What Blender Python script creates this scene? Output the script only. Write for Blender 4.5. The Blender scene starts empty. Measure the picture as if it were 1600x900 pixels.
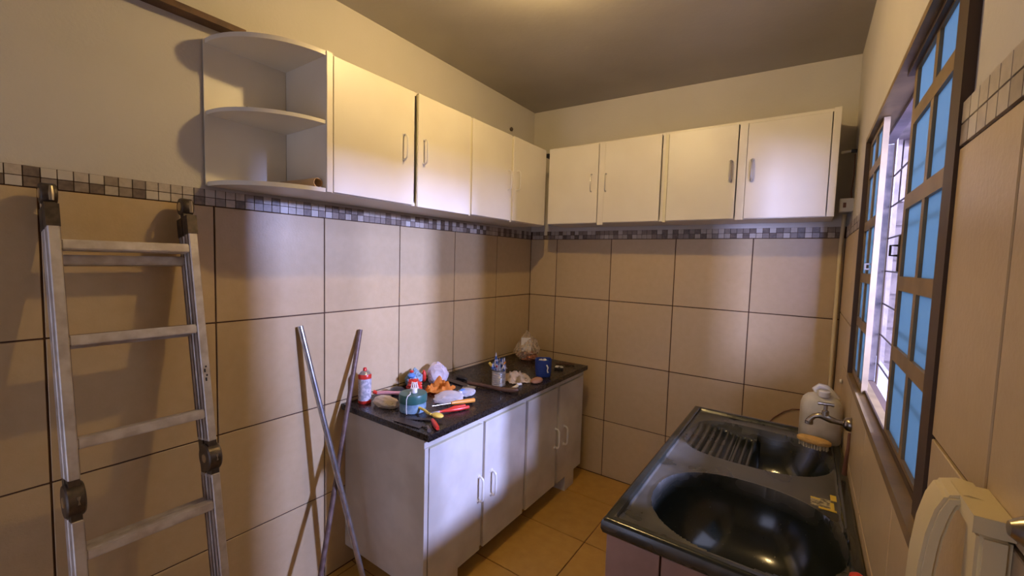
import bpy, bmesh, math, random
from mathutils import Vector, Matrix, noise
R = random.Random(7)
sc = bpy.context.scene
C = sc.collection

# ------------------------------------------------------------------ camera
cam = bpy.data.objects.new('camera', bpy.data.cameras.new('camera'))
C.objects.link(cam); sc.camera = cam
cam.data.sensor_width = 36.0
cam.data.lens = 658.58 * 36.0 / 1600.0
cam.data.clip_start = 0.02
F = Vector((-0.57124681, 0.81807761, -0.06652902)); Rt = Vector((0.81846055, 0.57384652, 0.02867933)); Up = Vector((-0.06163937, 0.0380684, 0.99737224))
cam.matrix_world = Matrix(((Rt.x, Up.x, -F.x, 1.87202), (Rt.y, Up.y, -F.y, -2.93636), (Rt.z, Up.z, -F.z, 1.60179), (0, 0, 0, 1)))

# ------------------------------------------------------------------ light
w = bpy.data.worlds.new('sky'); sc.world = w; w.use_nodes = True
nt = w.node_tree; bg = nt.nodes['Background']
bg.inputs['Color'].default_value = (0.66, 0.70, 1.0, 1); bg.inputs['Strength'].default_value = 2.3

def area(name, loc, target, sx, sy, energy, col):
    d = bpy.data.lights.new(name, 'AREA'); d.shape = 'RECTANGLE'; d.size = sx; d.size_y = sy; d.energy = energy; d.color = col
    o = bpy.data.objects.new(name, d); C.objects.link(o); o.location = loc
    o.rotation_euler = (Vector(target) - Vector(loc)).to_track_quat('-Z', 'Y').to_euler()
    return o
# daylight coming in from the open yard beyond the window
area('daylight_across', (3.6, -1.13, 2.24), (0.0, -1.5, 1.1), 0.12, 0.26, 215, (0.40, 0.47, 1.0))
area('daylight_from_above', (3.6, -1.48, 2.12), (0.6, -1.2, 0.6), 0.10, 0.26, 70, (0.44, 0.50, 1.0))
area('daylight_along', (3.0, -4.9, 1.75), (1.9, -0.6, 1.6), 1.2, 1.0, 650, (0.45, 0.50, 1.0))
LAMP_E = 62
sc.view_settings.view_transform = 'Standard'; sc.view_settings.look = 'None'
sc.view_settings.gamma = 1.0; sc.view_settings.use_curve_mapping = False
sc.view_settings.exposure = 0.12

# ------------------------------------------------------------------ materials
def mat(name, col, rough=0.5, metal=0.0, var=0.0, vscale=8.0, bump=0.0, bscale=60.0, col2=None, coat=0.0, emit=None, spec=0.5, rvar=0.0, alpha=1.0, objvar=0.0):
    m = bpy.data.materials.new(name); m.use_nodes = True
    n = m.node_tree; b = n.nodes['Principled BSDF']
    b.inputs['Base Color'].default_value = (*col, 1); b.inputs['Roughness'].default_value = rough
    b.inputs['Metallic'].default_value = metal; b.inputs['Coat Weight'].default_value = coat
    b.inputs['Specular IOR Level'].default_value = spec
    b.inputs['Alpha'].default_value = alpha
    if emit:
        b.inputs['Emission Color'].default_value = (*emit[0], 1); b.inputs['Emission Strength'].default_value = emit[1]
    if var or bump or rvar:
        tc = n.nodes.new('ShaderNodeNewGeometry')
    if var or rvar:
        nz = n.nodes.new('ShaderNodeTexNoise'); nz.inputs['Scale'].default_value = vscale
        nz.inputs['Detail'].default_value = 3; nz.inputs['Roughness'].default_value = 0.5
        n.links.new(tc.outputs['Position'], nz.inputs['Vector'])
    if var:
        c2 = col2 or tuple(c * 0.6 for c in col)
        rp = n.nodes.new('ShaderNodeValToRGB')
        rp.color_ramp.elements[0].position = 0.5 - 0.28 / max(var, .01) * .5; rp.color_ramp.elements[1].position = 0.5 + 0.28 / max(var, .01) * .5
        rp.color_ramp.elements[0].position = max(0, rp.color_ramp.elements[0].position); rp.color_ramp.elements[1].position = min(1, rp.color_ramp.elements[1].position)
        rp.color_ramp.elements[0].color = (*c2, 1); rp.color_ramp.elements[1].color = (*col, 1)
        n.links.new(nz.outputs['Fac'], rp.inputs['Fac'])
        out = rp.outputs['Color']
        if objvar:
            oi = n.nodes.new('ShaderNodeObjectInfo'); hs = n.nodes.new('ShaderNodeHueSaturation')
            mr = n.nodes.new('ShaderNodeMapRange'); mr.inputs['To Min'].default_value = 1 - objvar; mr.inputs['To Max'].default_value = 1 + objvar
            n.links.new(oi.outputs['Random'], mr.inputs['Value']); n.links.new(mr.outputs['Result'], hs.inputs['Value'])
            n.links.new(out, hs.inputs['Color']); out = hs.outputs['Color']
        n.links.new(out, b.inputs['Base Color'])
    if rvar:
        mr = n.nodes.new('ShaderNodeMapRange'); mr.inputs['From Min'].default_value = .35; mr.inputs['From Max'].default_value = .65
        mr.inputs['To Min'].default_value = max(0.03, rough - rvar); mr.inputs['To Max'].default_value = min(1, rough + rvar)
        n.links.new(nz.outputs['Fac'], mr.inputs['Value']); n.links.new(mr.outputs['Result'], b.inputs['Roughness'])
    if bump:
        n2 = n.nodes.new('ShaderNodeTexNoise'); n2.inputs['Scale'].default_value = bscale; n2.inputs['Detail'].default_value = 4
        bp = n.nodes.new('ShaderNodeBump'); bp.inputs['Strength'].default_value = bump; bp.inputs['Distance'].default_value = 0.01
        n.links.new(tc.outputs['Position'], n2.inputs['Vector'])
        n.links.new(n2.outputs['Fac'], bp.inputs['Height']); n.links.new(bp.outputs['Normal'], b.inputs['Normal'])
    return m

M = {}
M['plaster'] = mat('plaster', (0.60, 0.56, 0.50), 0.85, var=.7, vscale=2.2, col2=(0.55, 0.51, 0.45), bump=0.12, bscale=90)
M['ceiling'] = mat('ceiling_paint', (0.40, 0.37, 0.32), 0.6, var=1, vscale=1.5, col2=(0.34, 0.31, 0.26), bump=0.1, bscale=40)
M['tile'] = mat('wall_tile', (0.555, 0.415, 0.235), 0.32, var=.5, vscale=26, col2=(0.51, 0.375, 0.205), bump=0.05, bscale=120, objvar=0.05)
M['grout'] = mat('grout', (0.085, 0.042, 0.022), 0.9)
M['floor_tile'] = mat('floor_tile', (0.62, 0.36, 0.085), 0.32, var=.5, vscale=16, col2=(0.52, 0.285, 0.06), bump=0.05, bscale=80, objvar=0.05)
M['floor_grout'] = mat('floor_grout', (0.13, 0.05, 0.02), 0.9)
M['chips'] = [mat('mosaic_dark', (0.20, 0.145, 0.105), 0.35, var=1, vscale=60), mat('mosaic_mid', (0.30, 0.24, 0.19), 0.3, var=1, vscale=60, col2=(.24, .19, .15)),
              mat('mosaic_light', (0.50, 0.43, 0.35), 0.3, var=1, vscale=60, col2=(.42, .36, .29)), mat('mosaic_pale', (0.56, 0.50, 0.42), 0.3, var=1, vscale=60, col2=(.54, .49, .42))]
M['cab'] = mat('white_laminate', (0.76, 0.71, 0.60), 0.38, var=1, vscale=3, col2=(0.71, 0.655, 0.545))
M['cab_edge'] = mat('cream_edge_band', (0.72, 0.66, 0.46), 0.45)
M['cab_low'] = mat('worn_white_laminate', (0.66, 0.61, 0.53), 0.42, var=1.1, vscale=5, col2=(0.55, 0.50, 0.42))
M['handle_w'] = mat('white_plastic_handle', (0.74, 0.71, 0.64), 0.35)
M['handle_m'] = mat('grey_metal_handle', (0.52, 0.50, 0.48), 0.35, metal=0.7)
M['dark'] = mat('dark_hole', (0.012, 0.01, 0.008), 0.9)
M['granite'] = mat('dark_granite', (0.028, 0.020, 0.015), 0.30, var=1, vscale=110, col2=(0.012, 0.009, 0.008), rvar=.1)
M['wood_dark'] = mat('dark_wood', (0.12, 0.055, 0.022), 0.6, var=1, vscale=20, col2=(.07, .032, .014))
M['wood_mid'] = mat('brown_wood', (0.22, 0.11, 0.05), 0.55, var=1, vscale=25, col2=(.13, .06, .03))
M['wood_saw'] = mat('dark_brown_varnished_wood', (0.13, 0.06, 0.03), 0.45, var=1, vscale=25, col2=(.07, .03, .015))
M['frame'] = mat('brown_window_metal', (0.26, 0.17, 0.075), 0.45, var=1.2, vscale=12, col2=(0.19, 0.125, 0.055), metal=0.15)
M['frame_dark'] = mat('dark_window_metal', (0.07, 0.04, 0.022), 0.5, metal=.2)
M['alu'] = mat('worn_aluminium', (0.62, 0.57, 0.53), 0.42, metal=0.35, var=1.1, vscale=22, col2=(0.47, 0.41, 0.36))
M['alu_dark'] = mat('dull_aluminium', (0.34, 0.28, 0.24), 0.45, metal=.6, var=1.4, vscale=14, col2=(.2, .15, .12))
M['hinge'] = mat('dark_hinge_metal', (0.10, 0.075, 0.055), 0.42, metal=.5, var=1, vscale=60)
M['brass'] = mat('dull_hinge_pin', (0.50, 0.44, 0.33), 0.3, metal=.9)
M['pipe'] = mat('galvanised_pipe', (0.60, 0.60, 0.62), 0.27, metal=0.9, var=1, vscale=30, col2=(.45, .45, .47))
M['pole'] = mat('rusty_pole', (0.20, 0.135, 0.115), 0.5, metal=.3, var=1, vscale=30, col2=(.12, .07, .055))
M['chrome'] = mat('tarnished_chrome', (0.40, 0.34, 0.26), 0.28, metal=1, var=1.3, vscale=80, col2=(.3, .25, .19))
M['white_pl'] = mat('white_plastic', (0.72, 0.69, 0.60), 0.4)
M['jug'] = mat('translucent_jug', (0.66, 0.62, 0.53), 0.4, var=1.2, vscale=14, col2=(0.54, 0.49, 0.39))
M['cream_pl'] = mat('yellowed_plastic', (0.76, 0.64, 0.37), 0.3, var=.7, vscale=8, col2=(.70, .57, .30))
M['sponge'] = mat('yellow_sponge', (0.66, 0.40, 0.13), 0.8, bump=.4, bscale=200)
M['bristle'] = mat('cream_bristle', (0.68, 0.60, 0.40), 0.8, bump=.5, bscale=300)
M['base_tile'] = mat('pinkish_base_tile', (0.40, 0.25, 0.20), 0.45, var=1.1, vscale=9, col2=(.33, .20, .155))
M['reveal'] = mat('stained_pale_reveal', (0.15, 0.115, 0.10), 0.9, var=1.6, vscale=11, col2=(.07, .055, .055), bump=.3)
M['concrete'] = mat('bare_concrete', (0.42, 0.38, 0.36), 0.9, var=1.2, vscale=14, bump=.3)
M['ext'] = mat('whitewashed_brick', (0.33, 0.255, 0.22), 0.9, var=1.2, vscale=12, col2=(0.22, 0.17, 0.15), bump=.4, bscale=50, objvar=.06)
M['ext_wood'] = mat('purple_grey_soffit', (0.25, 0.19, 0.20), 0.7, var=1, vscale=8)
M['ground'] = mat('yard_concrete', (0.52, 0.47, 0.50), 0.9, var=1, vscale=5)
M['red'] = mat('red_plastic', (0.62, 0.035, 0.02), 0.3)
M['orange_h'] = mat('orange_handle', (0.72, 0.28, 0.04), 0.35)
M['yellow'] = mat('yellow_plastic', (0.80, 0.58, 0.10), 0.35)
M['yellow_tape'] = mat('yellow_tape', (0.72, 0.52, 0.06), 0.6)
M['tape_rest'] = mat('peeling_label', (0.45, 0.38, 0.22), 0.8, var=1.5, vscale=90, col2=(.12, .10, .06))
M['orange'] = mat('orange_cloth', (0.90, 0.34, 0.05), 0.8, bump=.3, bscale=150)
M['green'] = mat('dark_green_lid', (0.035, 0.115, 0.095), 0.35)
M['bluegrey'] = mat('blue_grey_label', (0.26, 0.36, 0.42), 0.4, var=1, vscale=60, col2=(.15, .25, .33))
M['blue'] = mat('blue_fabric', (0.015, 0.045, 0.26), 0.55, bump=.3, bscale=120)
M['wrap'] = mat('blue_white_wrapping', (0.70, 0.68, 0.70), 0.4, var=3, vscale=45, col2=(.06, .14, .42))
M['lightblue'] = mat('light_blue_plastic', (0.10, 0.24, 0.55), 0.4)
M['white'] = mat('white_paper', (0.78, 0.74, 0.68), 0.7)
M['cream'] = mat('cream_cloth', (0.80, 0.64, 0.43), 0.9, bump=.4, bscale=90)
M['brown_pad'] = mat('brown_pad', (0.36, 0.17, 0.09), 0.7, bump=.2, bscale=90)
M['tin'] = mat('ribbed_tin', (0.55, 0.53, 0.50), 0.32, metal=.8)
M['black'] = mat('black_plastic', (0.02, 0.018, 0.018), 0.4)
M['steel'] = mat('dark_steel', (0.12, 0.09, 0.07), 0.4, metal=.7)
M['card'] = mat('cardboard_tube', (0.55, 0.38, 0.22), 0.8)
M['card_in'] = mat('cardboard_inner', (0.42, 0.22, 0.09), 0.9)
M['pink'] = mat('faded_pink_rubber', (0.55, 0.24, 0.22), 0.5)
M['spray'] = mat('spray_can_print', (0.66, 0.62, 0.64), 0.3, var=2.0, vscale=70, col2=(.38, .38, .42))
M['brown_bag'] = mat('brown_contents', (0.42, 0.17, 0.08), 0.6, var=1.3, vscale=40, col2=(.25, .09, .04))
M['sand'] = mat('sandy_contents', (0.62, 0.50, 0.28), 0.6, var=1, vscale=60)
M['bulb'] = mat('lamp_bulb', (1, .8, .5), 0.3, emit=((1.0, 0.69, 0.29), LAMP_E * 15.5))
M['wire'] = mat('brown_wire', (0.16, 0.06, 0.03), 0.5)

def film(name, tint, rough, fac):
    m = bpy.data.materials.new(name); m.use_nodes = True; n = m.node_tree
    b = n.nodes['Principled BSDF']; b.inputs['Base Color'].default_value = (*tint, 1); b.inputs['Roughness'].default_value = rough
    t = n.nodes.new('ShaderNodeBsdfTransparent'); mx = n.nodes.new('ShaderNodeMixShader'); mx.inputs['Fac'].default_value = fac
    lw = n.nodes.new('ShaderNodeLayerWeight'); lw.inputs['Blend'].default_value = .35
    ma = n.nodes.new('ShaderNodeMath'); ma.operation = 'ADD'; ma.use_clamp = True; ma.inputs[1].default_value = fac * .6
    n.links.new(lw.outputs['Facing'], ma.inputs[0]); n.links.new(ma.outputs[0], mx.inputs['Fac'])
    n.links.new(t.outputs[0], mx.inputs[1]); n.links.new(b.outputs[0], mx.inputs[2])
    n.links.new(mx.outputs[0], n.nodes['Material Output'].inputs['Surface'])
    return m
M['film'] = film('clear_plastic_film', (0.70, 0.66, 0.66), 0.15, 0.32)
M['film_pink'] = film('milky_plastic_film', (0.78, 0.68, 0.72), 0.2, 0.62)
M['film_tan'] = film('tan_plastic_film', (0.72, 0.58, 0.42), 0.18, 0.42)

def frosted():
    m = bpy.data.materials.new('frosted_blue_glass'); m.use_nodes = True; n = m.node_tree
    t = n.nodes.new('ShaderNodeBsdfTranslucent'); t.inputs['Color'].default_value = (0.185, 0.26, 0.265, 1)
    b = n.nodes['Principled BSDF']; b.inputs['Base Color'].default_value = (0.16, 0.27, 0.34, 1); b.inputs['Roughness'].default_value = 0.45
    mx = n.nodes.new('ShaderNodeMixShader'); mx.inputs['Fac'].default_value = .3
    n.links.new(t.outputs[0], mx.inputs[1]); n.links.new(b.outputs[0], mx.inputs[2])
    n.links.new(mx.outputs[0], n.nodes['Material Output'].inputs['Surface'])
    return m
M['glass'] = frosted()

def tank_mat():
    m = mat('black_green_stone', (0.014, 0.017, 0.013), 0.16, spec=.6)
    n = m.node_tree; b = n.nodes['Principled BSDF']
    g = n.nodes.new('ShaderNodeNewGeometry')
    nz = n.nodes.new('ShaderNodeTexNoise'); nz.inputs['Scale'].default_value = 7; nz.inputs['Detail'].default_value = 3; nz.inputs['Roughness'].default_value = .55
    n.links.new(g.outputs['Position'], nz.inputs['Vector'])
    # dust only settles on the flat deck: by height above the floor
    sx = n.nodes.new('ShaderNodeSeparateXYZ'); n.links.new(g.outputs['Position'], sx.inputs[0])
    hz = n.nodes.new('ShaderNodeMapRange'); hz.inputs['From Min'].default_value = .812; hz.inputs['From Max'].default_value = .868
    n.links.new(sx.outputs['Z'], hz.inputs['Value'])
    fr = n.nodes.new('ShaderNodeMapRange'); fr.inputs['From Min'].default_value = .30; fr.inputs['From Max'].default_value = .70
    n.links.new(nz.outputs['Fac'], fr.inputs['Value'])
    lip = n.nodes.new('ShaderNodeMapRange'); lip.inputs['From Min'].default_value = .868; lip.inputs['From Max'].default_value = .874; lip.inputs['To Min'].default_value = 1; lip.inputs['To Max'].default_value = .12
    n.links.new(sx.outputs['Z'], lip.inputs['Value'])
    m0 = n.nodes.new('ShaderNodeMath'); m0.operation = 'MULTIPLY'; n.links.new(hz.outputs[0], m0.inputs[0]); n.links.new(lip.outputs[0], m0.inputs[1])
    mu = n.nodes.new('ShaderNodeMath'); mu.operation = 'MULTIPLY'; n.links.new(m0.outputs[0], mu.inputs[0]); n.links.new(fr.outputs[0], mu.inputs[1])
    vo = n.nodes.new('ShaderNodeTexVoronoi'); vo.inputs['Scale'].default_value = 55; n.links.new(g.outputs['Position'], vo.inputs['Vector'])
    sp = n.nodes.new('ShaderNodeMapRange'); sp.inputs['From Min'].default_value = .10; sp.inputs['From Max'].default_value = .04; sp.inputs['To Max'].default_value = .35
    n.links.new(vo.outputs['Distance'], sp.inputs['Value'])
    ad = n.nodes.new('ShaderNodeMath'); ad.operation = 'MAXIMUM'; n.links.new(mu.outputs[0], ad.inputs[0]); n.links.new(sp.outputs[0], ad.inputs[1])
    mx = n.nodes.new('ShaderNodeMix'); mx.data_type = 'RGBA'; mx.inputs[6].default_value = (0.014, 0.017, 0.013, 1); mx.inputs[7].default_value = (0.105, 0.095, 0.075, 1)
    n.links.new(ad.outputs[0], mx.inputs[0]); n.links.new(mx.outputs[2], b.inputs['Base Color'])
    rr = n.nodes.new('ShaderNodeMapRange'); rr.inputs['To Min'].default_value = .16; rr.inputs['To Max'].default_value = .6
    n.links.new(ad.outputs[0], rr.inputs['Value']); n.links.new(rr.outputs[0], b.inputs['Roughness'])
    return m
M['tank'] = tank_mat()

# ------------------------------------------------------------------ helpers
def bx(bm, x0, x1, y0, y1, z0, z1, rot=None, about=None):
    g = bmesh.ops.create_cube(bm, size=1.0)['verts']
    for v in g:
        v.co = Vector(((x0 + x1) / 2 + v.co.x * (x1 - x0), (y0 + y1) / 2 + v.co.y * (y1 - y0), (z0 + z1) / 2 + v.co.z * (z1 - z0)))
    if rot:
        c = Vector(about) if about else Vector(((x0 + x1) / 2, (y0 + y1) / 2, (z0 + z1) / 2))
        bmesh.ops.rotate(bm, verts=g, cent=c, matrix=rot)
    return g
def box(*a, **k):
    bev = k.pop('bevel', 0); bm = bmesh.new(); bx(bm, *a, **k)
    if bev: bmesh.ops.bevel(bm, geom=bm.edges[:], offset=bev, segments=1 if bev < .003 else 2, affect='EDGES', profile=.6)
    return bm
def tube(bm, pts, r, seg=10, cap=True):
    """sweep a circle along a polyline; r a number or one per point"""
    pts = [Vector(p) for p in pts]; rs = r if isinstance(r, (list, tuple)) else [r] * len(pts)
    rings = []; prev = None
    for i, p in enumerate(pts):
        t = (pts[min(i + 1, len(pts) - 1)] - pts[max(i - 1, 0)]).normalized()
        if prev is None:
            a = Vector((0, 0, 1)) if abs(t.z) < .9 else Vector((1, 0, 0)); u = t.cross(a).normalized()
        else:
            u = (prev - t * prev.dot(t)); u = u.normalized() if u.length > 1e-6 else t.orthogonal().normalized()
        prev = u; v = t.cross(u)
        rings.append([bm.verts.new(p + (u * math.cos(2 * math.pi * k / seg) + v * math.sin(2 * math.pi * k / seg)) * rs[i]) for k in range(seg)])
    for a, b in zip(rings, rings[1:]):
        for k in range(seg): bm.faces.new((a[k], a[(k + 1) % seg], b[(k + 1) % seg], b[k]))
    if cap:
        bm.faces.new(rings[0][::-1]); bm.faces.new(rings[-1])
    return bm
def lathe(bm, prof, c, seg=28, axis='z', sy=1.0):
    rings = []
    for r, z in prof:
        rings.append([bm.verts.new((r * math.cos(2 * math.pi * k / seg), r * sy * math.sin(2 * math.pi * k / seg), z)) for k in range(seg)])
    for a, b in zip(rings, rings[1:]):
        for k in range(seg): bm.faces.new((a[k], a[(k + 1) % seg], b[(k + 1) % seg], b[k]))
    if prof[0][0] > 1e-5: bm.faces.new(rings[0][::-1])
    if prof[-1][0] > 1e-5: bm.faces.new(rings[-1])
    vs = [v for ring in rings for v in ring]
    if axis == 'x':
        for v in vs: v.co = Vector((v.co.z, v.co.y, -v.co.x))
    elif axis == 'y':
        for v in vs: v.co = Vector((v.co.x, v.co.z, -v.co.y))
    for v in vs: v.co += Vector(c)
    return bm
def crumple(c, rx, ry, rz, amp=.25, freq=14, sub=4, seed=0, flat=0.0):
    """a crumpled blob resting on c (its lowest point at c.z)"""
    bm = bmesh.new(); bmesh.ops.create_icosphere(bm, subdivisions=sub, radius=1)
    for v in bm.verts:
        n = v.co.normalized(); q = n * 2.0 + Vector((seed * 3.1, seed * 1.7, 0))
        d = noise.ridged_multi_fractal(q * (freq / 10), 1.0, 2.1, 4, 1.0, 2.0) * .35 + noise.noise(q * freq / 4) * .6
        v.co = n * (1 + amp * (d - .4))
    zm = min(v.co.z for v in bm.verts)
    for v in bm.verts:
        v.co.z = max(v.co.z, zm * (1 - flat))
    zm = min(v.co.z for v in bm.verts)
    for v in bm.verts:
        v.co = Vector((c[0] + v.co.x * rx, c[1] + v.co.y * ry, c[2] + (v.co.z - zm) * rz))
    return bm
def bag(c, rx, ry, rz, seed=0, neck=0.0, amp=.30, sub=4, flat=.3):
    """a crumpled plastic bag: faceted, lopsided, gathered towards a neck when neck > 0"""
    bm = bmesh.new(); bmesh.ops.create_icosphere(bm, subdivisions=sub, radius=1)
    o = Vector((seed * 5.3, seed * 1.9, seed * .7))
    for v in bm.verts:
        n = v.co.normalized()
        d = noise.noise(n * 1.1 + o) * .55 + (abs(noise.noise(n * 3.1 + o)) - .25) * .9 + (abs(noise.noise(n * 6.5 + o)) - .2) * .35
        v.co = n * (1 + amp * d * 1.6)
        if neck and v.co.z > 0:
            k = min(1, v.co.z); f = 1 - neck * k * .75; v.co.x *= f; v.co.y *= f; v.co.z *= 1 + neck * .35 * k
    zm = min(v.co.z for v in bm.verts)
    for v in bm.verts: v.co.z = max(v.co.z, zm * (1 - flat))
    zm = min(v.co.z for v in bm.verts)
    for v in bm.verts: v.co = Vector((c[0] + v.co.x * rx, c[1] + v.co.y * ry, c[2] + (v.co.z - zm) * rz))
    return bm
def sheet(c, w_, d_, h, ang=0, n=26, amp=1.0, seed=0, thick=.002, taper=0.0):
    bm = bmesh.new(); g = []
    for i in range(n + 1):
        row = []
        for j in range(n + 1):
            u = i / n - .5; v = j / n - .5
            q = Vector((u * 4 + seed * 7.3, v * 4 + seed * 2.1, 0))
            edge = min(1, 4 * min(.5 - abs(u), .5 - abs(v)) + .25)
            z = max(0, h * (.45 + amp * noise.noise(q) + .5 * noise.noise(q * 2.3)) * edge) + thick
            uu = u * w_ * (1 + .25 * noise.noise(q * .5 + Vector((3, 1, 0)))) * (1 - taper * (v + .5)); vv = v * d_ * (1 + .25 * noise.noise(q * .5))
            row.append(bm.verts.new((c[0] + uu * math.cos(ang) - vv * math.sin(ang), c[1] + uu * math.sin(ang) + vv * math.cos(ang), c[2] + z)))
        g.append(row)
    for i in range(n):
        for j in range(n): bm.faces.new((g[i][j], g[i + 1][j], g[i + 1][j + 1], g[i][j + 1]))
    ext = bmesh.ops.solidify(bm, geom=bm.faces[:], thickness=thick)
    return bm
ORG = {}
def obj(name, bm, m, parent=None, smooth=False):
    if parent is not None:
        o = ORG.get(parent.name_full, Vector())
        for v in bm.verts: v.co -= o
    bmesh.ops.recalc_face_normals(bm, faces=bm.faces)
    me = bpy.data.meshes.new(name); bm.to_mesh(me); bm.free()
    if isinstance(m, (list, tuple)):
        for mm in m: me.materials.append(mm)
    else: me.materials.append(m)
    if smooth:
        for p in me.polygons: p.use_smooth = True
    ob = bpy.data.objects.new(name, me); C.objects.link(ob)
    if parent is not None:
        ob.parent = parent; ORG[ob.name_full] = ORG.get(parent.name_full, Vector())
    if smooth:
        md = ob.modifiers.new('edges', 'EDGE_SPLIT'); md.split_angle = math.radians(42)
    return ob
def tag(o, label, cat, group=None, kind=None):
    if label: o['label'] = label
    if cat: o['category'] = cat
    if group: o['group'] = group
    if kind: o['kind'] = kind
    return o
def thing(name, loc, label, cat, group=None):
    o = bpy.data.objects.new(name, None); C.objects.link(o); o.location = loc; o.empty_display_size = .05
    ORG[o.name_full] = Vector(loc)
    return tag(o, label, cat, group)
def struct(name, bm, m, label=None):
    o = obj(name, bm, m); o['kind'] = 'structure'
    if label: o['label'] = label
    return o
def inst(src, parent, loc):
    o = src.copy(); C.objects.link(o); o.parent = parent; o.location = loc; return o

# ------------------------------------------------------------------ room shell
W = 2.033; ZT = 1.774; ZM = 1.835; T = .45; REAR = -4.4; TK = .006; J = .0028
def tilebox(a, b, c, d, axis, face, m, parent, name='tile'):
    """one tile: a..b along the wall, c..d up, on plane `face` of axis; front bevelled"""
    j = J
    if axis == 'x': bm = box(min(face), max(face), a + j, b - j, c + j, d - j, bevel=.0012)
    elif axis == 'y': bm = box(a + j, b - j, min(face), max(face), c + j, d - j, bevel=.0012)
    else: bm = box(a + j, b - j, c + j, d - j, min(face), max(face), bevel=.0012)
    return obj(name, bm, m, parent)
ZL = [0.0, .424, .874, 1.324, ZT]
# left wall
bm = bmesh.new(); bx(bm, -.12, -.007, REAR, .12, ZM, 2.86)
wl = struct('wall_left', bm, M['plaster'], 'white plastered left wall above a tiled lower part')
obj('grout_bed', box(-.12, -.004, REAR, .12, -.05, ZM - .0002), M['grout'], wl)
ys = [0, -.460, -.910, -1.360, -1.810, -2.260, -2.711, -3.16]
for a, b in zip(ys[1:], ys):
    for c, d in zip(ZL, ZL[1:]): tilebox(a, b, c, d, 'x', (-.008, 0), M['tile'], wl)
# back wall
wb = struct('wall_back', box(-.12, 2.2, .007, .12, ZM, 2.86), M['plaster'], 'white plastered back wall above a tiled lower part')
obj('grout_bed', box(-.0, 2.1, .004, .12, -.05, ZM - .0002), M['grout'], wb)
xs = [0, .243, .693, 1.143, 1.593, W]
for a, b in zip(xs, xs[1:]):
    for c, d in zip(ZL, ZL[1:]): tilebox(a, b, c, d, 'y', (0, .008), M['tile'], wb)
# right wall with the window hole
WY0, WY1, WZ0, WZ1 = -2.10, -.765, 1.166, 2.112
XO = 2.114
bm = bmesh.new()
bx(bm, W + .009, XO, REAR, .12, WZ1, 2.86); bx(bm, W + .009, XO, REAR, WY0, ZM, WZ1); bx(bm, W + .009, XO, WY1, .12, ZM, WZ1)
wr = struct('wall_right', bm, M['plaster'], 'right wall with the window, plastered above and tiled below')
bm = bmesh.new()
bx(bm, W + .004, XO, REAR, .004, -.05, WZ0); bx(bm, W + .004, XO, REAR, WY0, WZ0, ZM - .0002); bx(bm, W + .004, XO, WY1, .004, WZ0, ZM - .0002)
obj('grout_bed', bm, M['grout'], wr)
yr = [0, -.07, -.52, -.97, -1.42, -1.87, -2.32, -2.77, -3.22]; ZR = [0, .466, .916, 1.366, ZT]
for a, b in zip(yr[1:], yr):
    for c, d in zip(ZR, ZR[1:]):
        if c >= 1.3:
            if a >= WY1 or b <= WY0: tilebox(a, b, c, d, 'x', (W, W + .008), M['tile'], wr)
            elif b > WY1: tilebox(WY1, b, c, d, 'x', (W, W + .008), M['tile'], wr)
            elif a < WY0: tilebox(a, WY0, c, d, 'x', (W, W + .008), M['tile'], wr)
        elif c > .9:
            if a >= WY1 or b <= WY0: tilebox(a, b, c, d, 'x', (W, W + .008), M['tile'], wr)
            else:
                tilebox(a, b, c, WZ0, 'x', (W, W + .008), M['tile'], wr)
                if b > WY1: tilebox(WY1, b, WZ0, d, 'x', (W, W + .008), M['tile'], wr)
                if a < WY0: tilebox(a, WY0, WZ0, d, 'x', (W, W + .008), M['tile'], wr)
        else: tilebox(a, b, c, d, 'x', (W, W + .008), M['tile'], wr)
# mosaic bands
P = T / 13; H2 = (ZM - ZT) / 2
def chipmesh(axis):
    ms = []
    for k in range(4):
        j = .0013
        bm = box(-.004, .004, -P / 2 + j, P / 2 - j, -H2 / 2 + j, H2 / 2 - j) if axis == 'x' else box(-P / 2 + j, P / 2 - j, -.004, .004, -H2 / 2 + j, H2 / 2 - j)
        me = bpy.data.meshes.new('mosaic_tile'); bmesh.ops.recalc_face_normals(bm, faces=bm.faces); bm.to_mesh(me); bm.free(); me.materials.append(M['chips'][k]); ms.append(me)
    return ms
cx_, cy_ = chipmesh('x'), chipmesh('y')
def chip(ms, parent, loc, wts, last):
    k = R.choices(range(4), wts)[0]
    if k == 0 and last == 0: k = R.choice((1, 2, 3))
    o = bpy.data.objects.new('mosaic_tile', ms[k]); C.objects.link(o); o.parent = parent; o.location = loc
    return k
for r in range(2):
    z = ZT + H2 * (r + .5); l = 0
    for i in range(86): l = chip(cx_, wl, (-.0035, -P * (i + .5) - .005, z), (3, 2, 3, 2), l)
    for i in range(58): l = chip(cy_, wb, (P * (i + .5) + .012, .0035, z), (3, 2, 3, 1), l)
    for i in range(32): l = chip(cx_, wr, (W + .0035, WY0 - P * (i + .5), z), (0, 1, 4, 4), l)
    for i in range(21): l = chip(cx_, wr, (W + .0035, -P * (i + .5) - .012, z), (3, 2, 3, 1), l)
# floor
fl = struct('floor', box(-.12, XO, REAR - .1, .12, -.15, -.004), M['floor_grout'], 'ochre tiled kitchen floor')
fx = [-.0, .04, .481, .921, 1.361, 1.801, W]; fy = [0, -.337, -.777, -1.217, -1.657, -2.097, -2.537, -2.977, -3.417, -3.857, REAR]
for a, b in zip(fx, fx[1:]):
    for c, d in zip(fy[1:], fy): tilebox(a, b, c, d, 'z', (-.008, 0), M['floor_tile'], fl, 'floor_tile')
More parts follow.
